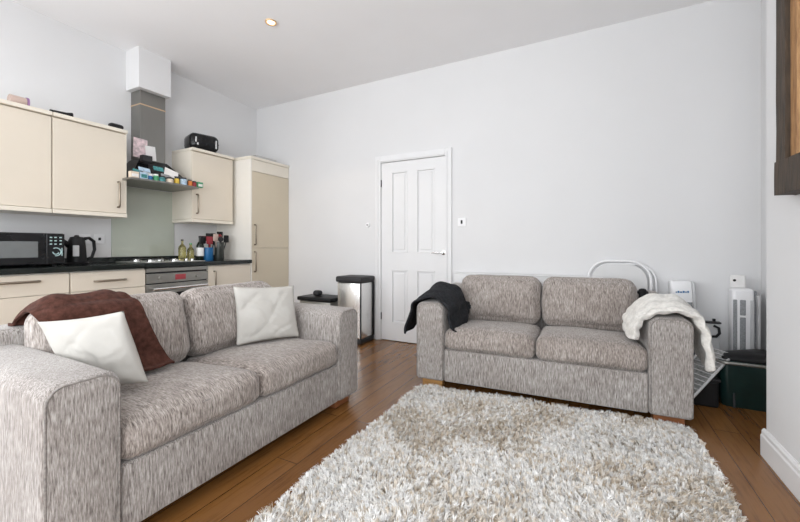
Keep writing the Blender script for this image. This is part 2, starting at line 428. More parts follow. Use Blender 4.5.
# wall cabinets
def wall_cabinet(y0, y1, label, hy, hz, end=None):
    t = thing('wall_cabinet', label, 'kitchen cabinet', (XL, y0, 1.31))
    obj('body', bx(B(), XL+.002, XU-.021, y0+.001, y1-.001, 1.34, 2.058), 'cream2', t)
    obj('cornice', bx(B(), XL+.002, XU+.018, y0-.0, y1+(.008 if end == 1 else 0), 2.06, 2.09, .004), 'cream2', t)
    obj('pelmet', bx(B(), XL+.002, XU+.008, y0, y1+(.006 if end == 1 else 0), 1.305, 1.338, .004), 'cream2', t)
    dd = obj('door', bx(B(), XU-.02, XU, y0+.002, y1-.002, 1.342, 2.052, .002), 'cream', t)
    if end == 1: obj('end_panel', bx(B(), XL+.002, XU+.001, y1-.002, y1+.003, 1.338, 2.06), 'cream2', t)
    obj('handle', bar_handle(B(), (XU, hy, hz[0]), (XU, hy, hz[1])), 'handle', dd, True)
wall_cabinet(.81, 1.313, 'cream wall cabinet at the left edge of the photo, left of its twin', .87, (1.40, 1.61))
wall_cabinet(1.317, 1.83, 'cream wall cabinet with bronze handle, just left of the cooker hood', 1.765, (1.395, 1.615), 1)
wall_cabinet(2.447, 2.947, 'cream wall cabinet between hood and tall cabinet, carrying the black toaster', 2.50, (1.40, 1.60))
# worktop with upstand
bm = bx(B(), XL+.001, XF+.028, .3, 2.994, .856, .896, .004)
w = solo('worktop', bm, 'granite', 'long glossy black worktop running over the base cabinets', 'worktop')
obj('upstand', bx(B(), XL+.001, XL+.02, .3, 2.994, .897, .945, .002), 'granite', w)
solo('splashback', bx(B(), XL+.001, XL+.009, 1.875, 2.47, .947, 1.635, .001), 'splash', 'sage green glass splashback on the wall between hood and hob', 'splashback')
# oven
t = thing('oven', 'built-in steel and dark glass oven with red display under the hob', 'oven', (XL, 1.869, 0))
obj('body', bx(B(), XL+.05, XF-.021, 1.872, 2.460, .10, .852), 'dkgrey', t)
obj('plinth', bx(B(), XL+.05, XF-.06, 1.872, 2.460, 0, .10), 'carc', t)
obj('top_trim', bx(B(), XF-.02, XF+.002, 1.872, 2.460, .815, .85, .002), 'ovengrey', t)
cp = obj('control_panel', bx(B(), XF-.02, XF+.004, 1.872, 2.460, .715, .80, .003), 'ovengrey', t)
obj('display', bx(B(), XF+.003, XF+.007, 2.125, 2.225, .735, .785, .001), 'dred', cp)
for y in (1.99, 2.34): obj('control_knob', lathe(B(), [(.016, 0), (.014, .018)], (XF+.004, y, .757), 14, Matrix.Rotation(R(90), 4, 'Y')), 'ovengrey', cp, 'auto')
bm = bx(B(), XF-.02, XF+.004, 1.872, 2.460, .115, .705, .003)
od = obj('oven_door', bm, 'ovengrey', t)
obj('door_glass', bx(B(), XF+.003, XF+.007, 1.93, 2.40, .20, .62, .001), 'dglass', od)
bm = B(); tube(bm, [(XF+.045, 1.91, .665), (XF+.045, 2.425, .665)], .012, 12)
for y in (1.94, 2.395): tube(bm, [(XF+.003, y, .665), (XF+.045, y, .665)], .008, 8)
obj('handle', bm, 'steelb', od, 'auto')
# hob
t = thing('gas_hob', 'steel four-burner gas hob with silver knobs set in the black worktop', 'hob', (-3.77, 2.16, .896))
obj('hob_plate', bx(B(), -4.0, -3.50, 1.88, 2.45, .8965, .904, .003), 'steel', t)
for x in (-3.88, -3.64):
    for y in (2.0, 2.22):
        bm = B(); lathe(bm, [(.05, 0), (.05, .008), (.034, .012), (.034, .018), (.0, .02)], (x, y, .904), 18)
        bn = obj('burner', bm, 'steelb', t, 'auto')
        bm = B()
        for a in range(4):
            c_, s_ = math.cos(a*math.pi/2+.785), math.sin(a*math.pi/2+.785)
            tube(bm, [(x+.085*c_, y+.085*s_, .905), (x+.085*c_, y+.085*s_, .93), (x+.02*c_, y+.02*s_, .93)], .0045, 6)
        obj('pan_support', bm, 'black', bn)
for k in range(4):
    obj('hob_knob', lathe(B(), [(.017, 0), (.016, .018), (.012, .022), (0, .023)], (-3.90+.095*k, 2.385, .904), 14), 'chrome', t, 'auto')
# cooker hood
t = thing('cooker_hood', 'steel cooker hood with tall square duct and flat glass tray above the hob', 'cooker hood', (XL, 2.1, 1.64))
DXF, DY0, DY1 = -3.90, 2.045, 2.285
obj('duct', bx(B(), XL+.002, DXF, DY0, DY1, 1.88, 2.579, .002), 'duct', t)
obj('duct_band', bx(B(), XL+.002, DXF+.002, DY0-.002, DY1+.002, 2.435, 2.447), 'copper', t)
bm = B()
lo_ = [(-4.06, 1.84, 1.66), (-3.67, 1.84, 1.66), (-3.67, 2.46, 1.66), (-4.06, 2.46, 1.66)]
hi_ = [(-4.06, DY0-.01, 1.90), (DXF+.01, DY0-.01, 1.90), (DXF+.01, DY1+.01, 1.90), (-4.06, DY1+.01, 1.90)]
a = [bm.verts.new(p) for p in lo_]; c = [bm.verts.new(p) for p in hi_]
bm.faces.new(a[::-1]); bm.faces.new(c)
for i in range(4): bm.faces.new((a[i], a[(i+1) % 4], c[(i+1) % 4], c[i]))
obj('canopy', bm, 'blackg', t)
pts = [(-4.06, 1.80, 1.64), (-4.06, 2.435, 1.64)]+[(-3.58+.04*math.sin(math.pi*k/12), 2.435-.635*k/12, 1.64) for k in range(13)]
obj('tray', prism(B(), pts, (0, 0, .016)), 'duct', t)
# things standing on the hood tray
gsp = 'jars and packets lined up on the cooker hood tray'
xh, zt = -3.60, 1.6565
def yat(px, x):   # depth along the hood front at which an item stands
    a = (px-400)/369.3; s, c = math.sin(R(27.2)), math.cos(R(27.2)); return x/(a*c-s)*(a*s+c)
rows_ = [('food_packet', 129.5, 138, .055, 'creamj', 'cream packet at the left end of the row on the hood tray', 'b'),
         ('tea_box', 139, 147, .062, 'pblue', 'pale box with teal print, second from left on the hood tray', 'b'),
         ('spice_jar', 147.8, 152.5, .052, 'blue', 'blue jar right of the pale teal box on the hood tray', 'j'),
         ('spice_jar', 153.5, 158.5, .062, 'green', 'white-lidded green jar between blue and teal jars on the hood tray', 'j'),
         ('spice_jar', 159.3, 165, .055, 'teal', 'dark teal jar left of the cream jar on the hood tray', 'j'),
         ('spice_jar', 166, 173.5, .052, 'creamj', 'wide cream jar in the middle of the row on the hood tray', 'j'),
         ('spice_jar', 174.5, 179, .066, 'yellow', 'yellow jar right of the wide cream jar on the hood tray', 'j'),
         ('tin_can', 180, 187, .072, 'pblue', 'pale blue tin right of the yellow jar on the hood tray', 'j'),
         ('spice_jar', 188, 192, .064, 'orange', 'orange jar right of the pale blue tin on the hood tray', 'j'),
         ('spice_jar', 192.3, 196, .056, 'red', 'red jar between orange jar and green box on the hood tray', 'j'),
         ('food_packet', 196.5, 202, .055, 'green', 'green box at the right end of the row on the hood tray', 'b')]
for nm, a, c, h, mt, lab, kd in rows_:
    y0, y1 = yat(a, xh), yat(c, xh); r = min((y1-y0)/2, .032)
    t = thing(nm, lab, 'jar' if kd == 'j' else 'packet', (xh, (y0+y1)/2, zt), 0, gsp)
    if kd == 'j':
        obj('jar_body', lathe(B(), [(r*.95, 0), (r, .004), (r, h-.018), (r*.8, h-.012)], (xh, (y0+y1)/2, zt), 16), mt, t, 'auto')
        obj('lid', lathe(B(), [(r*.85, h-.012), (r*.85, h), (r*.8, h+.002)], (xh, (y0+y1)/2, zt), 16), 'paper' if mt in ('green', 'blue') else 'dkgrey', t, 'auto')
    else:
        obj('carton', bx(B(), xh-.02, xh+.02, y0, y1, zt, zt+h, .003), mt, t)
        obj('printed_label', bx(B(), xh+.0195, xh+.0215, y0+.008, y1-.008, zt+.01, zt+h-.02), 'teal' if mt == 'pblue' else 'paper', t)
# cards and packets leaning on the canopy
def tilted(cx, cy, cz_, w, h, th, rx=0, ry=0, rz=0, mtl='paper', bev=.001):
    mm = Matrix.Translation((cx, cy, cz_)) @ Matrix.Rotation(rz, 4, 'Z') @ Matrix.Rotation(ry, 4, 'Y') @ Matrix.Rotation(rx, 4, 'X')
    return bx(B(), -th/2, th/2, -w/2, w/2, -h/2, h/2, bev, 1, mm)
solo('greeting_card', tilted(-3.86, 2.025, 1.995, .125, .19, .004, ry=R(-3), rx=R(-3)), 'pink', 'pinkish card leaning against the hood duct', 'card')
solo('paper_note', tilted(-3.85, 2.115, 1.965, .095, .14, .003, ry=R(-4), rx=R(3)), 'paper', 'white note propped right of the pinkish card on the hood', 'card')
solo('storage_tin', bx(B(), -3.845, -3.79, 2.01, 2.10, 1.865, 1.925, .004), 'dkgrey', 'small dark grey tin in front of the cards on the hood', 'tin')
solo('folded_leaflet', tilted(-3.722, 2.24, 1.777, .13, .10, .004, ry=R(-31), rx=R(-22)), 'paper', 'white leaflet lying on the right slope of the hood', 'leaflet')
solo('food_sachet', tilted(-3.705, 1.98, 1.765, .10, .045, .012, ry=R(-32), rx=R(-6), bev=.004), 'pblue', 'pale sachet lying on the left slope of the hood, upper of two', 'sachet')
solo('food_sachet', tilted(-3.675, 2.01, 1.722, .11, .035, .012, ry=R(-32), rx=R(-8), bev=.004), 'lgrey', 'grey sachet lying just above the jars on the hood slope', 'sachet')

for (x, y, z, w_, h_, mt, lab) in ((-3.73, 2.12, 1.80, .09, .05, 'teal', 'dark teal sachet in the middle of the hood slope, upper row'), (-3.685, 2.16, 1.735, .08, .04, 'greym', 'grey sachet in the middle of the hood slope just above the cream jar'), (-3.69, 2.30, 1.735, .09, .04, 'dkgrey', 'dark sachet on the hood slope below the white leaflet'), (-3.72, 1.92, 1.74, .06, .05, 'teal', 'teal sachet at the left corner of the hood slope')):
    solo('food_sachet', tilted(x, y, z, w_, h_, .014, ry=R(-32), rx=R(rnd.uniform(-10, 10)), bev=.004), mt, lab, 'sachet')
# microwave
t = thing('microwave', 'black microwave oven at the left end of the black worktop', 'microwave', (-3.8, 1.1, .896))
obj('body', bx(B(), -3.98, -3.615, .87, 1.352, .91, 1.145, .008), 'black', t)
dd = obj('door', bx(B(), -3.615, -3.598, .872, 1.238, .914, 1.141, .004), 'blackg', t)
obj('door_window', bx(B(), -3.599, -3.5955, .93, 1.195, .965, 1.082, .002), 'screen', dd)
cp = obj('control_panel', bx(B(), -3.615, -3.598, 1.242, 1.350, .914, 1.141, .004), 'blackg', t)
bm = B()
for rr_, a0, a1 in ((.030, 60, 300), (.018, 200, 380)):
    tube(bm, [(-3.597, 1.297-rr_*math.cos(R(a)), 1.005+rr_*math.sin(R(a))) for a in range(a0, a1, 20)], .0035, 6)
tube(bm, [(-3.597, 1.333, .975), (-3.597, 1.333, 1.035)], .003, 6)
obj('dial_marks', bm, 'cyan', cp)
bm = B()
for z in (1.115, 1.09, 1.065):
    for y in (1.268, 1.295, 1.325): bx(bm, -3.599, -3.5965, y-.007, y+.007, z-.005, z+.003)
obj('button_marks', bm, 'cyan', cp)
for x in (-3.94, -3.66):
    for y in (.91, 1.31): obj('foot', lathe(B(), [(.014, 0), (.012, .015)], (x, y, .8965), 10), 'black', t)
# kettle
kx, ky = -3.80, 1.505
t = thing('kettle', 'black kettle with clear water windows right of the microwave', 'kettle', (kx, ky, .896))
obj('power_base', lathe(B(), [(.085, 0), (.088, .01), (.07, .02)], (kx, ky, .897), 24), 'black', t, 'auto')
kb = obj('body', lathe(B(), [(.064, .02), (.066, .04), (.060, .14), (.054, .20), (.048, .212)], (kx, ky, .897), 28), 'black', t, 'auto')
obj('lid', lathe(B(), [(.048, .212), (.044, .226), (.018, .232), (.014, .242), (0, .244)], (kx, ky, .897), 24), 'black', t, 'auto')
obj('water_window', bx(B(), -.004, .004, -.020, .020, -.045, .045, .003, 2, Matrix.Translation((kx+.058, ky-.028, 1.01)) @ Matrix.Rotation(R(-22), 4, 'Z') @ Matrix.Rotation(R(-5), 4, 'Y')), 'lgrey', kb)
bm = B(); tube(bm, [(kx, ky-.05, 1.05), (kx+.005, ky-.075, 1.075), (kx+.01, ky-.098, 1.10)], [.022, .018, .012], 10)
obj('spout', bm, 'black', t, True)
bm = B(); tube(bm, [(kx, ky+.04, 1.112), (kx, ky+.085, 1.118), (kx, ky+.118, 1.09), (kx, ky+.124, 1.02), (kx, ky+.105, .955), (kx, ky+.058, .935)], [.011, .013, .013, .012, .012, .01], 10)
obj('handle', bm, 'black', t, True)
# bottles, pots
def bottle(x, y, r, h, neck, mt, lab, cap='dkgrey', labelm=None, nm='glass_bottle'):
    t = thing(nm, lab, 'bottle', (x, y, .897))
    obj('glass', lathe(B(), [(r*.92, 0), (r, .005), (r, h*.6), (r*.8, h*.68), (neck, h*.78), (neck, h*.94)], (x, y, .897), 18), mt, t, 'auto')
    obj('cap', lathe(B(), [(neck*1.15, h*.93), (neck*1.15, h), (neck*.9, h)], (x, y, .897), 12), cap, t, 'auto')
    if labelm: obj('bottle_label', lathe(B(), [(r*1.01, h*.18), (r*1.02, h*.2), (r*1.02, h*.5), (r*1.01, h*.52)], (x, y, .897), 18), labelm, t, 'auto')
bottle(-3.80, 2.40, .036, .225, .011, 'olive', 'clear bottle of yellow oil, leftmost of the worktop bottles')
bottle(-3.79, 2.485, .034, .185, .012, 'olive', 'shorter yellow-green oil bottle between tall oil bottle and wine bottle', 'green')
bottle(-3.78, 2.585, .038, .265, .013, 'winegl', 'dark wine bottle with a white label left of the blue pot', 'black', 'paper', 'wine_bottle')
def pot(x, y, r, h, mt, lab):
    t = thing('utensil_pot', lab, 'utensil pot', (x, y, .897))
    obj('pot', lathe(B(), [(r*.95, 0), (r, .006), (r, h), (r*.93, h), (r*.9, .02), (0, .015)], (x, y, .897), 22), mt, t, 'auto')
pot(-3.77, 2.675, .052, .14, 'blue', 'bright blue pot full of kitchen utensils beside the wine bottle')
pot(-3.74, 2.79, .05, .20, 'pot', 'dark round pot holding utensils right of the blue pot')
def utensil(nm, x, y, z0, dx, dy, L, mt, lab, head='spoon', group=None):
    t = thing(nm, lab, 'utensil', (x, y, z0), 0, group); L = L*.80; p1 = Vector((x+dx, y+dy, z0+L))
    obj('handle', tube(B(), [(x, y, z0), p1], .005, 8), mt, t, True)
    bm = B()
    if head == 'spoon': cushion(bm, (.007, .032, .042), .007, (.004, 0, 0), 4, Matrix.Translation(p1+Vector((0, 0, .03))))
    elif head == 'turner': bx(bm, p1.x-.003, p1.x+.003, p1.y-.038, p1.y+.038, p1.z, p1.z+.085, .003)
    else: lathe(bm, [(.008, 0), (.028, .02), (.03, .04), (.01, .065)], p1, 12)
    obj('head', bm, mt, t, 'auto')
for (x, y, dx, dy, L, mt, lab, hd) in (
    (-3.775, 2.65, .02, -.05, .21, 'black', 'black spoon leaning left out of the blue pot', 'spoon'),
    (-3.76, 2.675, .03, -.012, .19, 'red', 'red turner standing upright in the blue pot', 'turner'),
    (-3.78, 2.695, -.02, .03, .23, 'dred', 'dull red spoon at the back of the blue pot', 'spoon'),
    (-3.75, 2.66, .0, .01, .235, 'black', 'black turner behind the red one in the blue pot', 'turner'),
    (-3.79, 2.66, -.01, -.03, .20, 'dred', 'dull red turner leaning left at the back of the blue pot', 'turner'),
    (-3.765, 2.70, .01, .03, .22, 'black', 'black brush leaning right between the blue and dark pots', 'brush')):
    utensil('cooking_utensil', x, y, .92, dx, dy, L, mt, lab, hd, 'utensils in the blue pot')
for (x, y, dx, dy, L, mt, lab, hd) in (
    (-3.74, 2.76, .015, -.025, .24, 'tan', 'wooden spoon standing in the dark pot', 'spoon'),
    (-3.745, 2.79, .0, .01, .245, 'red', 'red-headed brush standing in the dark pot', 'brush'),
    (-3.735, 2.815, .02, .045, .225, 'black', 'black spoon leaning right out of the dark pot', 'spoon'),
    (-3.75, 2.80, -.02, .02, .26, 'black', 'tall black turner at the back of the dark pot', 'turner'),
    (-3.73, 2.785, .02, .0, .215, 'dkgrey', 'grey brush low at the front of the dark pot', 'brush'),
    (-3.76, 2.78, -.01, -.045, .25, 'black', 'black spoon leaning left out of the dark pot', 'spoon')):
    utensil('cooking_utensil', x, y, .925, dx, dy, L, mt, lab, hd, 'utensils in the dark pot')
# toaster on the wall cabinet
tx, ty = -3.87, 2.665
t = thing('toaster', 'glossy black toaster on top of the wall cabinet right of the hood', 'toaster', (tx, ty, 2.09))
rot = Matrix.Translation((tx, ty, 2.0915)) @ Matrix.Rotation(R(-16), 4, 'Z') @ Matrix.Diagonal((1.05, 1.22, 1.14, 1))
obj('body', bx(B(), -.12, .12, -.125, .125, .012, .17, .05, 5, rot), 'blackg', t, 'auto')
bm = B()
for yy, z0, z1 in ((-.085, .075, .125), (-.07, .05, .075), (.085, .04, .12)): bx(bm, .117, .1225, yy, yy+.012, z0, z1, .002, 1, rot)
obj('chrome_trim', bm, 'chrome', t)
bm = B()
for xx in (-.05, .03): bx(bm, xx, xx+.028, -.09, .09, .165, .1715, 0, 1, rot)
obj('slots', bm, 'dkgrey', t)
obj('lever', bx(B(), -.02, .02, .124, .148, .10, .115, .004, 2, rot), 'dkgrey', t)
for sx in (-.09, .09):
    for sy in (-.09, .09): obj('foot', lathe(B(), [(.012, 0), (.012, .014)], rot @ Vector((sx, sy, 0)), 10), 'black', t)
# odds and ends on the cabinets
t = thing('tape_roll', 'roll of pinkish tape with purple end on top of the leftmost wall cabinet', 'tape', (-3.8, 1.15, 2.09))
obj('roll', lathe(B(), [(.036, 0), (.038, .004), (.038, .09), (.034, .09)], (-3.80, 1.10, 2.130), 20, Matrix.Rotation(R(-90), 4, 'X')), 'tan', t, 'auto')
obj('end_ring', lathe(B(), [(.041, 0), (.041, .012)], (-3.80, 1.192, 2.132), 20, Matrix.Rotation(R(-90), 4, 'X')), 'purple', t, 'auto')
solo('torch', tube(B(), [(-3.735, 1.31, 2.104), (-3.735, 1.41, 2.106), (-3.735, 1.45, 2.110)], [.010, .014, .020], 10), 'black', 'thin black torch lying on the middle wall cabinet top', 'torch', smooth='auto')
solo('spectacle_case', cushion(B(), (.025, .055, .018), .016, (0, 0, .004), 5, Matrix.Translation((-3.735, 1.76, 2.111))), 'black', 'small black case on the cabinet top nearest the hood', 'case', smooth=True)
solo('ruler', bx(B(), -3.80, -3.775, 1.47, 1.60, 2.0905, 2.097, .002), 'lgrey', 'flat grey strip beside the black torch on the cabinet top', 'ruler')
t = thing('baking_tray', 'flat grey tray lying on top of the tall beige cabinet', 'tray', (-3.75, 3.28, 2.095))
obj('tray_base', bx(B(), -3.82, -3.50, 3.10, 3.42, 2.097, 2.115, .005), 'lgrey', t)
obj('tray_rim', tube(B(), [(-3.82, 3.10, 2.122), (-3.50, 3.10, 2.122), (-3.50, 3.42, 2.122), (-3.82, 3.42, 2.122)], .006, 6, closed=True), 'steel', t)

# ------------------------------------------------------------------ bins
t = thing('pedal_bin', 'tall steel pedal bin with black lid beside the door', 'bin', (-2.33, 3.44, 0))
obj('body', bx(B(), -2.478, -2.17, 3.306, 3.565, .05, .655, .014, 3), 'steelb', t, 'auto')
obj('lid', bx(B(), -2.495, -2.155, 3.292, 3.578, .657, .72, .018, 3), 'dkgrey', t, 'auto')
obj('base', bx(B(), -2.485, -2.163, 3.299, 3.572, 0, .049, .01), 'dkgrey', t, 'auto')
obj('corner_strip', bx(B(), -2.178, -2.164, 3.299, 3.315, .05, .655, .003), 'dkgrey', t)
obj('back_strip', bx(B(), -2.19, -2.162, 3.545, 3.575, .05, .655, .005), 'black', t)
obj('pedal', bx(B(), -2.37, -2.28, 3.26, 3.30, .012, .026, .004), 'black', t)
t = thing('waste_box', 'low dark box bin with black lid left of the steel bin', 'bin', (-2.8, 3.4, 0))
obj('body', bx(B(), -3.01, -2.56, 3.29, 3.56, 0, .425, .015, 3), 'ovengrey', t, 'auto')
obj('lid', bx(B(), -3.03, -2.54, 3.27, 3.575, .426, .47, .012, 3), 'black', t, 'auto')
solo('cloth_bundle', cushion(B(), (.05, .045, .026), .024, (0, 0, .006), 8, Matrix.Translation((-2.83, 3.40, .502)), .012, 3), 'dkgrey', 'small crumpled dark cloth on the lid of the low box bin', 'cloth', smooth=True)

# ------------------------------------------------------------------ sofas
def sofa_parts(t):
    for s in (-1, 1):
        a, c = (-.815, -.607) if s < 0 else (.607, .815)
        bm = B()
        # arm: rounded top, softened front
        prof = []
        r = .055; x0, x1, z0, z1 = a, c, .065, .635
        prof += [(x0+.012, z0), (x1-.012, z0), (x1, z0+.012)]
        for k in range(7): q = math.pi/2*k/6; prof.append((x1-r+r*math.cos(q), z1-r+r*math.sin(q)))
        for k in range(1, 7): q = math.pi/2+math.pi/2*k/6; prof.append((x0+r+r*math.cos(q), z1-r+r*math.sin(q)))
        prof += [(x0, z0+.012)]
        cx_, cz0 = (x0+x1)/2, (z0+z1)/2
        rings = []
        for y, ins in ((.0, .024), (.003, .012), (.010, .004), (.022, 0), (.30, -.002), (.60, -.002), (.86, 0), (.885, .006), (.90, .02)):
            rings.append([bm.verts.new((px+(-1 if px > cx_ else 1)*ins, y, pz+(-1 if pz > cz0 else 1)*ins)) for px, pz in prof])
        for A, C in zip(rings, rings[1:]):
            for k in range(len(A)): bm.faces.new((A[k], A[(k+1) % len(A)], C[(k+1) % len(A)], C[k]))
        bm.faces.new(rings[0]); bm.faces.new(rings[-1][::-1])
        arm = obj('arm', xf(bm, t), 'fabv', t, 'auto')
        bm = B(); pts = [((px+(-1 if px > cx_ else 1)*.009), .004, pz+(-1 if pz > cz0 else 1)*.009) for px, pz in prof]
        obj('piping', xf(tube(bm, pts, .0035, 6, closed=True), t), 'pipe', arm, True)
    bm = bx(B(), -.606, .606, .012, .90, .065, .298, .012, 3)
    obj('base', xf(bm, t), 'fabv', t, 'auto')
    bm = bx(B(), -.80, .80, .755, .93, .07, .70, .03, 4)
    obj('back_frame', xf(bm, t), 'fabv', t, 'auto')
    for s in (-1, 1):
        cx_ = s*.306
        bm = cushion(B(), (.3045, .335, .072), .045, (.0, .012, .028), 18, Matrix.Translation((cx_, .335, .354)) @ Matrix.Rotation(R(-3.6), 4, 'X'), .006, s)
        sc_ = obj('seat_cushion', xf(bm, t), 'fabs', t, True)
        for zz in (.412, .330):
            bm = B(); tube(bm, [(cx_-.27, .022, zz), (cx_-.15, .006, zz), (cx_, -.001, zz), (cx_+.15, .006, zz), (cx_+.27, .022, zz)], .0035, 6)
            obj('piping', xf(bm, t), 'pipe', sc_, True)
        mm = Matrix.Translation((s*.3195, .637, .605)) @ Matrix.Rotation(R(-13), 4, 'X')
        bm = cushion(B(), (.317, .095, .185), .07, (.0, .045, .016), 18, mm, .010, s+5)
        bc = obj('back_cushion', xf(bm, t), 'fabb', t, True)
    for s in (-1, 1):
        for y in (.055, .82):
            bm = bx(B(), s*.71-.075, s*.71+.075, y, y+.07, 0, .064, .006)
            obj('foot', xf(bm, t), 'foot' if s < 0 else 'foot2', t)
def xf(bm, t):
    bmesh.ops.transform(bm, matrix=MW[t.name], verts=bm.verts[:]); return bm
LA, RA = (-1.40, 1.288, 0), (-.317, 2.545, 0)
s1 = thing('sofa', 'grey streaked two-seat sofa in the left foreground with two cream cushions', 'sofa', LA, R(90), 'matching grey fabric two-seat sofas')
sofa_parts(s1)
s2 = copy_tree(s1); s2.location = RA; s2.rotation_euler = (0, 0, R(2.6)); s2.scale = (1.03, 1, 1)
s2['label'] = 'grey streaked two-seat sofa against the back wall with throws on both arms'
MW[s2.name] = Matrix.Translation(RA) @ Matrix.Rotation(R(2.6), 4, 'Z') @ Matrix.Diagonal((1.03, 1, 1, 1))

# throws: a cross-section swept along a direction, in sofa coordinates
def catmull(pts, n):
    P = [Vector(p) for p in pts]; P = [P[0]*2-P[1]]+P+[P[-1]*2-P[-2]]; out = []
    seg = len(P)-3
    for i in range(n+1):
        u = i/n*seg; k = min(int(u), seg-1); f = u-k
        a, b_, c, d_ = P[k:k+4]
        out.append(.5*((2*b_)+(c-a)*f+(2*a-5*b_+4*c-d_)*f*f+(3*b_-a-3*c+d_)*f**3))
    return out
from mathutils.bvhtree import BVHTree
def sofa_bvh(t):
    vs, fs = [], []
    for ch in bpy.data.objects:
        if ch.parent == t and ch.type == 'MESH':
            o = len(vs); vs += [v.co.copy() for v in ch.data.vertices]; fs += [[o+k for k in p.vertices] for p in ch.data.polygons]
    return BVHTree.FromPolygons(vs, fs)
def throw(name, t, profs, mt, label, cat, amp, seed, n=70, m_=60, thick=.012, fold=None, lev=1, margin=.014):
    """profs: list of (pos, [3D points]) rows; interpolated smoothly across."""
    rows = [catmull(p, n) for p in profs]
    cols = []
    for j in range(n+1): cols.append(catmull([r[j] for r in rows], m_))
    V = [[cols[j][i] for j in range(n+1)] for i in range(m_+1)]
    out = []
    tree = sofa_bvh(t)
    sgn = 1
    mid = (V[m_//2+1][n//2]-V[m_//2-1][n//2]).cross(V[m_//2][n//2+1]-V[m_//2][n//2-1])
    if mid.z < 0: sgn = -1
    for i in range(m_+1):
        row = []
        for j in range(n+1):
            p = V[i][j]
            du = V[min(i+1, m_)][j]-V[max(i-1, 0)][j]; dv = V[i][min(j+1, n)]-V[i][max(j-1, 0)]
            nn = du.cross(dv)
            nn = nn.normalized()*sgn if nn.length > 1e-9 else Vector((0, 0, 1))
            h = (noise.noise(p*7+Vector((seed, 0, 0)))*.6+noise.noise(p*19+Vector((0, seed, 0)))*.4)
            if fold: h += fold(i/m_, j/n)
            q = p+nn*amp*h
            org = q+nn*.12; hit = tree.ray_cast(org, -nn, .12+margin+.08)
            if hit[0] is not None and hit[3] > 0:
                need = hit[0]+nn*(margin+amp*.4*(h+.6))
                if -.05 < (q-need).dot(nn) < 0: q = need
            row.append(q)
        out.append(row)
    bm = sheet(B(), out)
    xf(bm, t)
    return solo(name, bm, mt, label, cat, smooth=True, mods=[('SOLIDIFY', dict(thickness=thick, offset=0)), ('SUBSURF', dict(levels=lev, render_levels=lev))])
# brown throw over the near back cushion of the left sofa
pr = []
for x, k, e in ((-.665, 0, -.02), (-.635, 1, .0), (-.55, 1, .006), (-.45, 1, .010), (-.36, 1, .008), (-.31, 1, .0)):
    dz = -.03 if k == 0 else 0
    f = (x+.665)/.355; w = lambda q: x+q*(.10*f+(.05 if k < 1 else .02))
    x += .035*(1-f)
    pr.append([(x-.01*(1-f), .80, .68), (x-.01*(1-f), .775, .745+dz), (x, .72, .80+dz+e), (w(.1), .64, .818+dz+e), (w(.3), .56, .76+dz+e*.5),
               (w(.5), .51, .66), (w(.8), .475, .56), (w(1), .44, .49), (w(1.05), .405, .476)])
throw('throw_blanket', s1, pr, 'brownt', 'dark brown throw draped over the back cushion of the left sofa', 'blanket', .012, 3.3, fold=lambda u, v: .5*math.sin(u*17+v*5))
# charcoal throw over the left arm of the back sofa
pr = []
for y, top, o, hang, ih in ((.004, .652, .0, .39, .44), (.05, .672, .014, .37, .40), (.18, .70, .026, .365, .40), (.34, .725, .034, .37, .43), (.44, .72, .024, .42, .47), (.50, .69, .01, .46, .50)):
    pr.append([(-.895-o*1.6, y-.0, hang), (-.872-o, y, .50), (-.845-o, y, .60), (-.80, y, top-.012), (-.71, y, top+.014), (-.63, y, top-.006), (-.585+o, y, .60), (-.570+o*.9, y, .53), (-.56+o, y, ih+.015)])
throw('throw_blanket', s2, pr, 'dkt', 'charcoal knitted throw over the left arm of the back sofa', 'blanket', .016, 8.1, fold=lambda u, v: .45*math.sin(v*26+u*4)+.3*math.sin(u*23))
# white fluffy throw over the right arm of the back sofa
pr = []
for y, top, o, oh, ih in ((.0, .655, .0, .36, .50), (.05, .675, .006, .34, .485), (.15, .70, .016, .32, .48), (.24, .715, .02, .34, .49), (.34, .70, .016, .38, .50), (.41, .672, .0, .44, .53)):
    pr.append([(.548-o*1.2, y, ih), (.552-o*1.2, y, ih+.055), (.570-o*.6, y, .605), (.62, y, top-.012), (.71, y, top+.014), (.80, y, top-.004), (.848+o, y, .60), (.872+o*1.5, y, .49), (.89+o*1.6, y, oh)])
M_fl = throw('throw_blanket', s2, pr, 'wht', 'fluffy white throw over the right arm of the back sofa', 'blanket', .016, 5.5, thick=.034, margin=.022, fold=lambda u, v: .5*math.sin(v*48+1.5*math.sin(u*9))*.6+.3*math.sin(u*31))

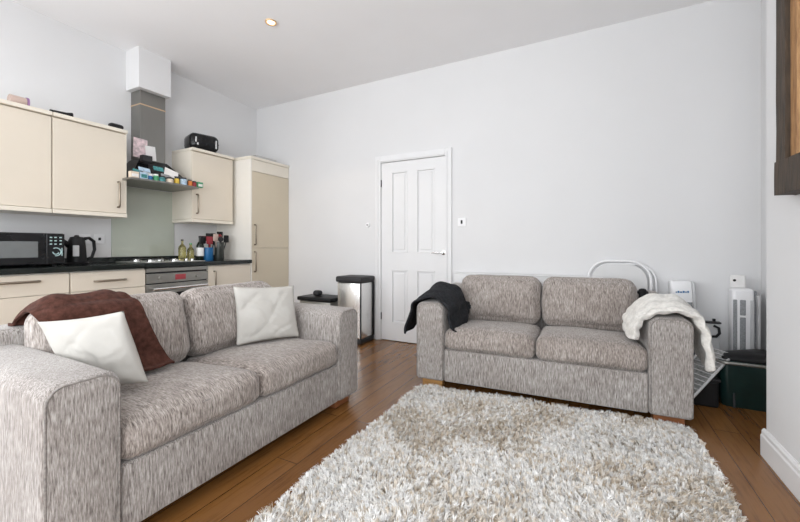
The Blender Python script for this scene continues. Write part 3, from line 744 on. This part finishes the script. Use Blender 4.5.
# scatter cushions from four corners (top-left, top-right, bottom-right, bottom-left)
def pillow(corners, T, label, seed):
    TL, TR, BR, BL = [Vector(c) for c in corners]
    nrm = (TR-TL).cross(BL-TL).normalized()
    if nrm.x < 0: nrm = -nrm
    n = 36; bm = B()
    for sgn in (1, -1):
        rows = []
        for i in range(n+1):
            row = []
            for j in range(n+1):
                u, v = 2*i/n-1, 2*j/n-1
                pin = 1-.055*(1-v*v)*abs(u)**3; pin2 = 1-.055*(1-u*u)*abs(v)**3
                uu, vv = u*pin, v*pin2
                a, c = (uu+1)/2, (vv+1)/2
                p = (TL*(1-a)+TR*a)*(1-c)+(BL*(1-a)+BR*a)*c
                h = T*((1-u*u)*(1-v*v))**.45
                p = p+nrm*sgn*h
                e = min(1, 3*(1-abs(u)), 3*(1-abs(v)))
                cr = min(0, abs(noise.noise(Vector((p.x*5+p.y*4+seed, p.z*7-p.y*5, seed))))-.16)+min(0, abs(noise.noise(p*8+Vector((seed, 3, 0))))-.10)
                w = cr*.045+noise.noise(p*7+Vector((seed, 0, 0)))*.016+noise.noise(p*16+Vector((0, seed, 0)))*.006+.0035*noise.noise(Vector((p.y*30+p.z*22, p.z*9-p.y*6, seed)))
                p += nrm*w*e
                row.append(p)
            rows.append(row)
        sheet(bm, rows)
    bmesh.ops.remove_doubles(bm, verts=bm.verts[:], dist=.0005)
    return solo('scatter_cushion', bm, 'pillow', label, 'cushion', 'cream scatter cushions on the left sofa', smooth=True)
pillow([(-1.90, .628, .752), (-1.665, .812, .785), (-1.625, .885, .482), (-1.83, .73, .455)], .058, 'cream scatter cushion in front of the brown throw', 2)
pillow([(-1.93, 1.535, .80), (-1.755, 1.865, .785), (-1.69, 1.85, .455), (-1.86, 1.50, .455)], .05, 'cream scatter cushion at the far end of the left sofa beside the arm', 9)

# ------------------------------------------------------------------ rug
RX0, RX1, RY0, RY1 = -1.125, .52, .55, 2.56
rug = thing('shaggy_rug', 'thick cream and beige shaggy rug on the wood floor between the sofas', 'rug', ((RX0+RX1)/2, (RY0+RY1)/2, 0))
obj('backing', bx(B(), RX0+.02, RX1-.02, RY0+.02, RY1-.02, .001, .010), 'rugback', rug)
rs = np.random.RandomState(4)
nC = 25000; K = 9
px = rs.uniform(RX0, RX1, nC*2); py = rs.uniform(RY0, RY1+.08, nC*2)
ymax = RY1-.030+.10*(px+1.1)/1.6+.012*np.sin(px*9)
x0_ = RX0+.012*np.sin(py*7)+np.clip(py-(ymax-.12), 0, 1)**2*6; x1_ = RX1+.012*np.sin(py*6+1)-np.clip(py-(ymax-.07), 0, 1)**2*6
ok = (py < ymax) & (px > x0_) & (px < x1_); px, py = px[ok][:nC], py[ok][:nC]; nC = len(px)
def fieldn(x, y, f, ph):
    return (np.sin(x*f+ph+1.7*np.sin(y*f*.7+ph*2))+np.sin(y*f*1.15-ph+1.3*np.sin(x*f*.8+ph)))/2
g1 = fieldn(px, py, 5.2, .6); g2 = fieldn(px, py, 11.5, 2.1); g3 = fieldn(px, py, 27, 4.2)
angc = 1.2+2.4*g1+1.2*g2+rs.normal(0, 1.2, nC); leanc = np.clip(.6+.3*g2+.35*rs.normal(0, 1, nC), .05, 1.5)
lnc = rs.uniform(.021, .031, nC)*(1+.12*g3)
cs = np.array([[.88, .86, .825], [.76, .69, .60], [.54, .455, .35], [.74, .73, .72], [.95, .945, .93]])
mixg = .5+.5*np.tanh(2.4*g1+1.8*g2+.25)  # two-tone yarn; its grouping into patches also paints in pile shading
sel = np.where(rs.uniform(0, 1, nC) < mixg, rs.choice(5, nC, p=[.38, .12, .04, .12, .34]), rs.choice(5, nC, p=[.18, .42, .24, .06, .10]))
colc = cs[sel]*rs.uniform(.85, 1.05, (nC, 1))
rp = lambda v: np.repeat(v, K, 0)
nT = nC*K
px = rp(px)+rs.normal(0, .0030, nT); py = rp(py)+rs.normal(0, .0030, nT)
ang = rp(angc)+rs.normal(0, .5, nT); lean = np.clip(rp(leanc)+rs.normal(0, .15, nT), .02, 1.6)
ln = rp(lnc)*rs.uniform(.85, 1.1, nT)
c = rp(colc)*rs.uniform(.93, 1.05, (nT, 1))
w = rs.uniform(.0010, .0021, nT)
hx, hy = np.cos(ang), np.sin(ang)
wa = rs.uniform(0, 2*np.pi, nT); wx, wy = np.cos(wa), np.sin(wa)
ks = [0, .38, .72, 1.0]; vs = []
for i, k in enumerate(ks):
    th = lean*(k*1.25)
    off = ln*k*np.sin(th*.8)*1.1; z = .008+ln*k*np.cos(th*.75)
    wd = w*(1, 1.1, .95, .35)[i]
    for sg in (-1, 1):
        vs.append(np.stack([px+hx*off+sg*wx*wd, py+hy*off+sg*wy*wd, np.maximum(z, .004)], 1))
V = np.stack(vs, 1).reshape(-1, 3)
ctr = np.array([(RX0+RX1)/2, (RY0+RY1)/2, 0]); V = V-ctr
base = (np.arange(nT)*8)[:, None, None]
q = np.array([[0, 1, 3, 2], [2, 3, 5, 4], [4, 5, 7, 6]])[None]
F = (base+q).reshape(-1, 4)
me = bpy.data.meshes.new('pile')
me.vertices.add(len(V)); me.vertices.foreach_set('co', V.astype(np.float32).ravel())
me.loops.add(F.size); me.loops.foreach_set('vertex_index', F.astype(np.int32).ravel())
me.polygons.add(len(F)); me.polygons.foreach_set('loop_start', (np.arange(len(F))*4).astype(np.int32))
me.update(calc_edges=True)
cc = np.concatenate([np.clip(c, 0, 1), np.ones((nT, 1))], 1).repeat(8, 0)
ca = me.color_attributes.new('yarn', 'FLOAT_COLOR', 'POINT'); ca.data.foreach_set('color', cc.astype(np.float32).ravel())
me.materials.append(M['yarn'])
po = bpy.data.objects.new('pile', me); COL.objects.link(po); po.parent = rug; po['kind'] = 'stuff'

# ------------------------------------------------------------------ behind the right sofa
# radiator
t = thing('radiator', 'low white panel radiator behind the back sofa', 'radiator', (-.5, YB, .15))
bm = bx(B(), -1.21, .10, 3.535, 3.56, .16, .775, .006)
for k in range(30): bx(bm, -1.14+k*.041, -1.14+k*.041+.02, 3.529, 3.536, .19, .74, .003, 1)
obj('panel', bm, 'white', t)
obj('top_grille', bx(B(), -1.21, .10, 3.535, 3.590, .776, .79, .003), 'white', t)
obj('bracket', bx(B(), -1.0, -.96, 3.561, 3.602, .2, .7), 'white', t); obj('bracket', bx(B(), -.1, -.06, 3.561, 3.602, .2, .7), 'white', t)
obj('valve', lathe(B(), [(.015, 0), (.018, .01), (.018, .06), (.01, .07)], (.14, 3.55, .16), 12), 'white', t, 'auto')
# folding chair leaning on the wall
t = thing('folding_chair', 'white folding chair with tubular frame leaning on the wall behind the back sofa', 'folding chair', (.22, 3.5, 0))
def arch(x0, x1, z0, z1, r, y0, y1):
    pts = [(x0, z0), (x0, z1-r)]
    pts += [(x0+r-r*math.cos(math.pi/2*k/8), z1-r+r*math.sin(math.pi/2*k/8)) for k in range(1, 9)]
    pts += [(x1-r+r*math.sin(math.pi/2*k/8), z1-r+r*math.cos(math.pi/2*k/8)) for k in range(0, 9)]
    pts += [(x1, z0)]
    return [(x, y0+(y1-y0)*(z-z0)/(z1-z0), z) for x, z in pts]
obj('back_frame', tube(B(), arch(-.01, .435, .02, .925, .15, 3.40, 3.575), .011, 10), 'whiteb', t, True)
obj('rear_frame', tube(B(), arch(.02, .472, .02, .90, .14, 3.46, 3.588), .009, 10), 'whiteb', t, True)
pts = arch(.015, .41, .50, .90, .135, 0, 0)
bm = B(); bmx = [(x, 3.493+(z-.5)*.19-.004, z) for x, _, z in pts]
obj('back_panel', prism(bm, bmx, (0, .008, 0)), 'lwhite', t)
obj('seat', bx(B(), -.2, .2, -.012, .012, -.2, .2, .01, 3, Matrix.Translation((.212, 3.44, .45)) @ Matrix.Rotation(R(-8), 4, 'X')), 'dkgrey', t)
obj('crossbar', tube(B(), [(-.01, 3.42, .12), (.435, 3.42, .12)], .008, 8), 'steelb', t)
solo('black_bag', cushion(B(), (.035, .03, .06), .025, (.01, .01, .01), 7, Matrix.Translation((.355, 3.36, .66)), .012, 2), 'black', 'small black bag hanging beside the back cushion in front of the folding chair', 'bag', smooth=True)
# fan heater
def leanbox(cx_, cy_, w_, d_, z0, z1, tilt=0, bev=.012, seg=3, roll=0):
    mm = Matrix.Translation((cx_, cy_, z0)) @ Matrix.Rotation(roll, 4, 'Y') @ Matrix.Rotation(tilt, 4, 'X')
    return mm
hm = Matrix.Translation((.665, 3.52, 0)) @ Matrix.Rotation(R(-3), 4, 'Y')
t = thing('tower_heater', 'slim white heater with grey lower grille and blue badge right of the folding chair', 'heater', (.655, 3.5, 0))
obj('body', bx(B(), -.075, .06, -.05, .045, .03, .785, .015, 3, hm), 'whiteb', t, 'auto')
obj('side_cover', bx(B(), .0601, .078, -.045, .042, .05, .775, .006, 2, hm), 'lgrey', t)
obj('grille', bx(B(), -.045, .054, -.054, -.049, .12, .625, .002, 1, hm), 'greym', t)
bm = B()
for k, (a, c) in enumerate(((-.045, -.038), (-.034, -.022), (-.018, -.006), (-.002, .010), (.014, .022), (.026, .036))): bx(bm, a, c, -.0525, -.0495, .695, .710 if k % 2 else .706, 0, 1, hm)
obj('badge', bm, M['blue'], t)
obj('base', bx(B(), -.10, .10, -.08, .07, 0, .028, .008, 2, Matrix.Translation((.655, 3.52, 0))), 'lgrey', t)
# tower fan in the alcove
fx, fyy = .972, 3.50
t = thing('tower_fan', 'white tower fan with dark vertical grilles standing in the alcove behind the green bin', 'fan', (fx, fyy, 0))
obj('column', bx(B(), fx-.062, fx+.062, fyy-.05, fyy+.05, .03, .745, .022, 4), 'whiteb', t, 'auto')
for a, c, z0, z1 in ((-.057, -.035, .10, .665), (-.020, .012, .555, .665), (-.020, .012, .10, .54), ):
    obj('grille', bx(B(), fx+a, fx+c, fyy-.0545, fyy-.045, z0, z1, .003, 1), 'greym', t)
obj('side_grille', bx(B(), fx+.036, fx+.058, fyy-.0545, fyy-.043, .10, .665, .003, 1), 'lgrey', t)
obj('base', lathe(B(), [(.085, 0), (.085, .015), (.06, .029)], (fx, fyy-.01, 0), 24), 'whiteb', t, 'auto')
obj('back_edge', bx(B(), fx+.063, fx+.078, fyy-.03, fyy+.05, .05, .73, .005, 1), 'greym', t)
t = thing('packaging_tag', 'white hanging card tag propped on top of the tower fan', 'tag', (fx-.01, fyy, .745))
hm = Matrix.Translation((fx-.010, fyy, .747))
obj('card', bx(B(), -.052, .034, -.006, .006, .0, .092, .008, 2, hm), 'paper', t)
obj('hole', lathe(B(), [(.009, 0), (.009, .002)], (fx-.038, fyy-.006, .80), 12, Matrix.Rotation(R(90), 4, 'X')), 'black', t)
solo('cardboard_sheet', bx(B(), 1.045, 1.06, 3.44, 3.58, .0, .70, .002), 'lgrey', 'narrow pale grey board standing right of the tower fan', 'board')
# green storage bin with a black liner
t = thing('plastic_bin', 'dark green plastic bin with grey rim in the alcove by the chimney breast', 'bin', (.91, 3.2, 0))
bm = B(); n = 8; rings = []
def rrect(cx_, cy_, hx_, hy_, r, z):
    out = []
    for qx, qy, a0 in ((1, 1, 0), (-1, 1, 90), (-1, -1, 180), (1, -1, 270)):
        for k in range(6):
            a = R(a0+90*k/5); out.append((cx_+qx*(hx_-r)+r*math.cos(a), cy_+qy*(hy_-r)+r*math.sin(a), z))
    return out
prof = [(.145, .105, 0), (.150, .11, .01), (.165, .122, .285), (.165, .122, .30), (.155, .112, .30), (.14, .10, .02)]
for hx_, hy_, z in prof: rings.append([bm.verts.new(p) for p in rrect(.925, 3.235, hx_, hy_, .04, z)])
for A, C in zip(rings, rings[1:]):
    for k in range(len(A)): bm.faces.new((A[k], A[(k+1) % len(A)], C[(k+1) % len(A)], C[k]))
bm.faces.new(rings[0][::-1]); bm.faces.new(rings[-1])
pb = obj('tub', bm, 'dgreen', t, 'auto')
bm = tube(B(), rrect(.925, 3.235, .172, .130, .045, .288), .010, 8, closed=True)
obj('rim', bm, 'ovengrey', t, True)
solo('bin_bag', cushion(B(), (.145, .10, .03), .025, (0, 0, .008), 12, Matrix.Translation((.925, 3.235, .31)), .04, 6), 'black', 'crumpled black bag filling the top of the green plastic bin', 'bag', smooth=True)
# dark basket-like crate under the rack
t = thing('storage_box', 'low black storage box on the floor between the back sofa and the green bin', 'box', (.66, 3.2, 0))
obj('tub', bx(B(), .56, .74, 3.05, 3.37, 0, .17, .012, 2), 'black', t)
obj('lid', bx(B(), .552, .748, 3.042, 3.378, .171, .19, .006, 2), 'dkgrey', t)
# grey case with hook handle on the wall side
t = thing('tool_case', 'pale grey case with a black curved handle behind the fluffy white throw', 'case', (.75, 3.5, 0))
obj('body', bx(B(), .70, .83, 3.39, 3.43, .03, .49, .008, 2), 'lgrey', t)
obj('top_edge', bx(B(), .695, .835, 3.385, 3.434, .491, .503, .003, 2), 'dkgrey', t)
for x in (.72, .80): obj('foot', bx(B(), x-.01, x+.01, 3.395, 3.425, 0, .0295), 'black', t)
obj('handle', tube(B(), [(.795, 3.391, .475), (.815, 3.368, .465), (.818, 3.362, .43), (.80, 3.364, .405), (.765, 3.37, .40), (.75, 3.391, .41)], .009, 8), 'black', t, True)
obj('latch', lathe(B(), [(.01, 0), (.01, .018)], (.80, 3.42, .5035), 12), 'black', t)
# wire rack leaning between sofa and bin
A_, B_, C_ = Vector((.735, 3.22, .355)), Vector((.852, 3.20, .325)), Vector((.548, 2.66, .21))
C_ = Vector((.558, 2.85, .105)); A_ = Vector((.715, 3.25, .355)); B_ = Vector((.848, 3.20, .323))
D_ = A_+C_-B_; D_.z = max(D_.z, .06)
t = thing('airing_rack', 'white-framed wire rack leaning beside the right arm of the back sofa', 'rack', (.7, 2.9, 0))
obj('frame', tube(B(), [A_, B_, C_, D_], .008, 8, closed=True), 'white', t, True)
bm = B(); v = [bm.verts.new(p) for p in (A_, B_, C_, D_)]; bm.faces.new(v)
bmesh.ops.solidify(bm, geom=bm.faces[:], thickness=.004)
obj('cloth_panel', bm, 'mesh2', t)
bm = B()
for k in range(1, 12):
    f_ = k/12; tube(bm, [A_.lerp(D_, f_)+Vector((0, 0, .006)), B_.lerp(C_, f_)+Vector((0, 0, .006))], .0025, 6)
obj('wires', bm, 'whiteb', t)
obj('leg', tube(B(), [C_, (C_.x, C_.y, .006)], .007, 8), 'dkgrey', t); obj('leg', tube(B(), [D_, (D_.x, D_.y, .006)], .007, 8), 'dkgrey', t)
obj('leg', tube(B(), [B_, (B_.x-.02, B_.y-.1, .006)], .007, 8), 'dkgrey', t)

# ------------------------------------------------------------------ rustic mirror on the chimney breast
t = thing('wall_mirror', 'rustic dark wood framed mirror hanging on the right-hand wall', 'mirror', (XR, 1.7, 1.26))
F0, F1, FZ0, FZ1 = 1.15, 2.165, 1.262, 2.75
def plank(y0, y1, z0, z1, x0, x1, seed):
    bm = B(); bmesh.ops.create_cube(bm, size=1)
    bmesh.ops.subdivide_edges(bm, edges=bm.edges[:], cuts=9, use_grid_fill=True)
    for v in bm.verts:
        p = Vector(((x0+x1)/2+v.co.x*(x1-x0), (y0+y1)/2+v.co.y*(y1-y0), (z0+z1)/2+v.co.z*(z1-z0)))
        nv = noise.noise_vector(p*5+Vector((seed, 0, 0)))*.006; nv.x = -abs(nv.x)
        v.co = p+nv if v.co.x < .49 else p
    return bm
XW = XR-.0005
obj('stile', plank(F1-.082, F1, FZ0+.145, FZ1, XW-.062, XW, 1), 'rustic', t, 'auto')
obj('stile', plank(F0, F0+.115, FZ0+.145, FZ1, XW-.062, XW, 2), 'rustic', t, 'auto')
obj('bottom_rail', plank(F0-.012, F1+.006, FZ0, FZ0+.143, XW-.065, XW, 3), 'rustic', t, 'auto')
obj('top_rail', plank(F0-.012, F1+.012, FZ1+.002, FZ1+.145, XW-.068, XW, 4), 'rustic', t, 'auto')
obj('inner_slip', plank(F1-.132, F1-.0825, FZ0+.145, FZ1, XW-.045, XW, 5), 'pine', t, 'auto')
obj('inner_slip', plank(F0+.1155, F0+.155, FZ0+.145, FZ1, XW-.045, XW, 6), 'pine', t, 'auto')
obj('mirror_glass', bx(B(), XW-.012, XW, F0+.156, F1-.1325, FZ0+.145, FZ1), 'mirror', t)

# ------------------------------------------------------------------ world, camera, colour
wd = bpy.data.worlds.new('sky'); scene.world = wd; wd.use_nodes = True
bg = wd.node_tree.nodes['Background']; bg.inputs[0].default_value = (.85, .92, 1, 1); bg.inputs[1].default_value = 1.2
cam = bpy.data.cameras.new('camera'); co = bpy.data.objects.new('camera', cam); COL.objects.link(co)
cam.sensor_width = 36; cam.lens = 369.3/800*36; cam.shift_y = -14/800; cam.clip_start = .05
co.location = (0, 0, 1.0417); co.rotation_euler = (R(90), 0, R(27.2)); scene.camera = co
vs_ = scene.view_settings; vs_.view_transform = 'Standard'; vs_.look = 'None'; vs_.gamma = 1; vs_.use_curve_mapping = False
vs_.exposure = -.06
scene.cycles.use_denoising = True; scene.cycles.max_bounces = 12; scene.cycles.diffuse_bounces = 6
scene.cycles.sample_clamp_indirect = 6
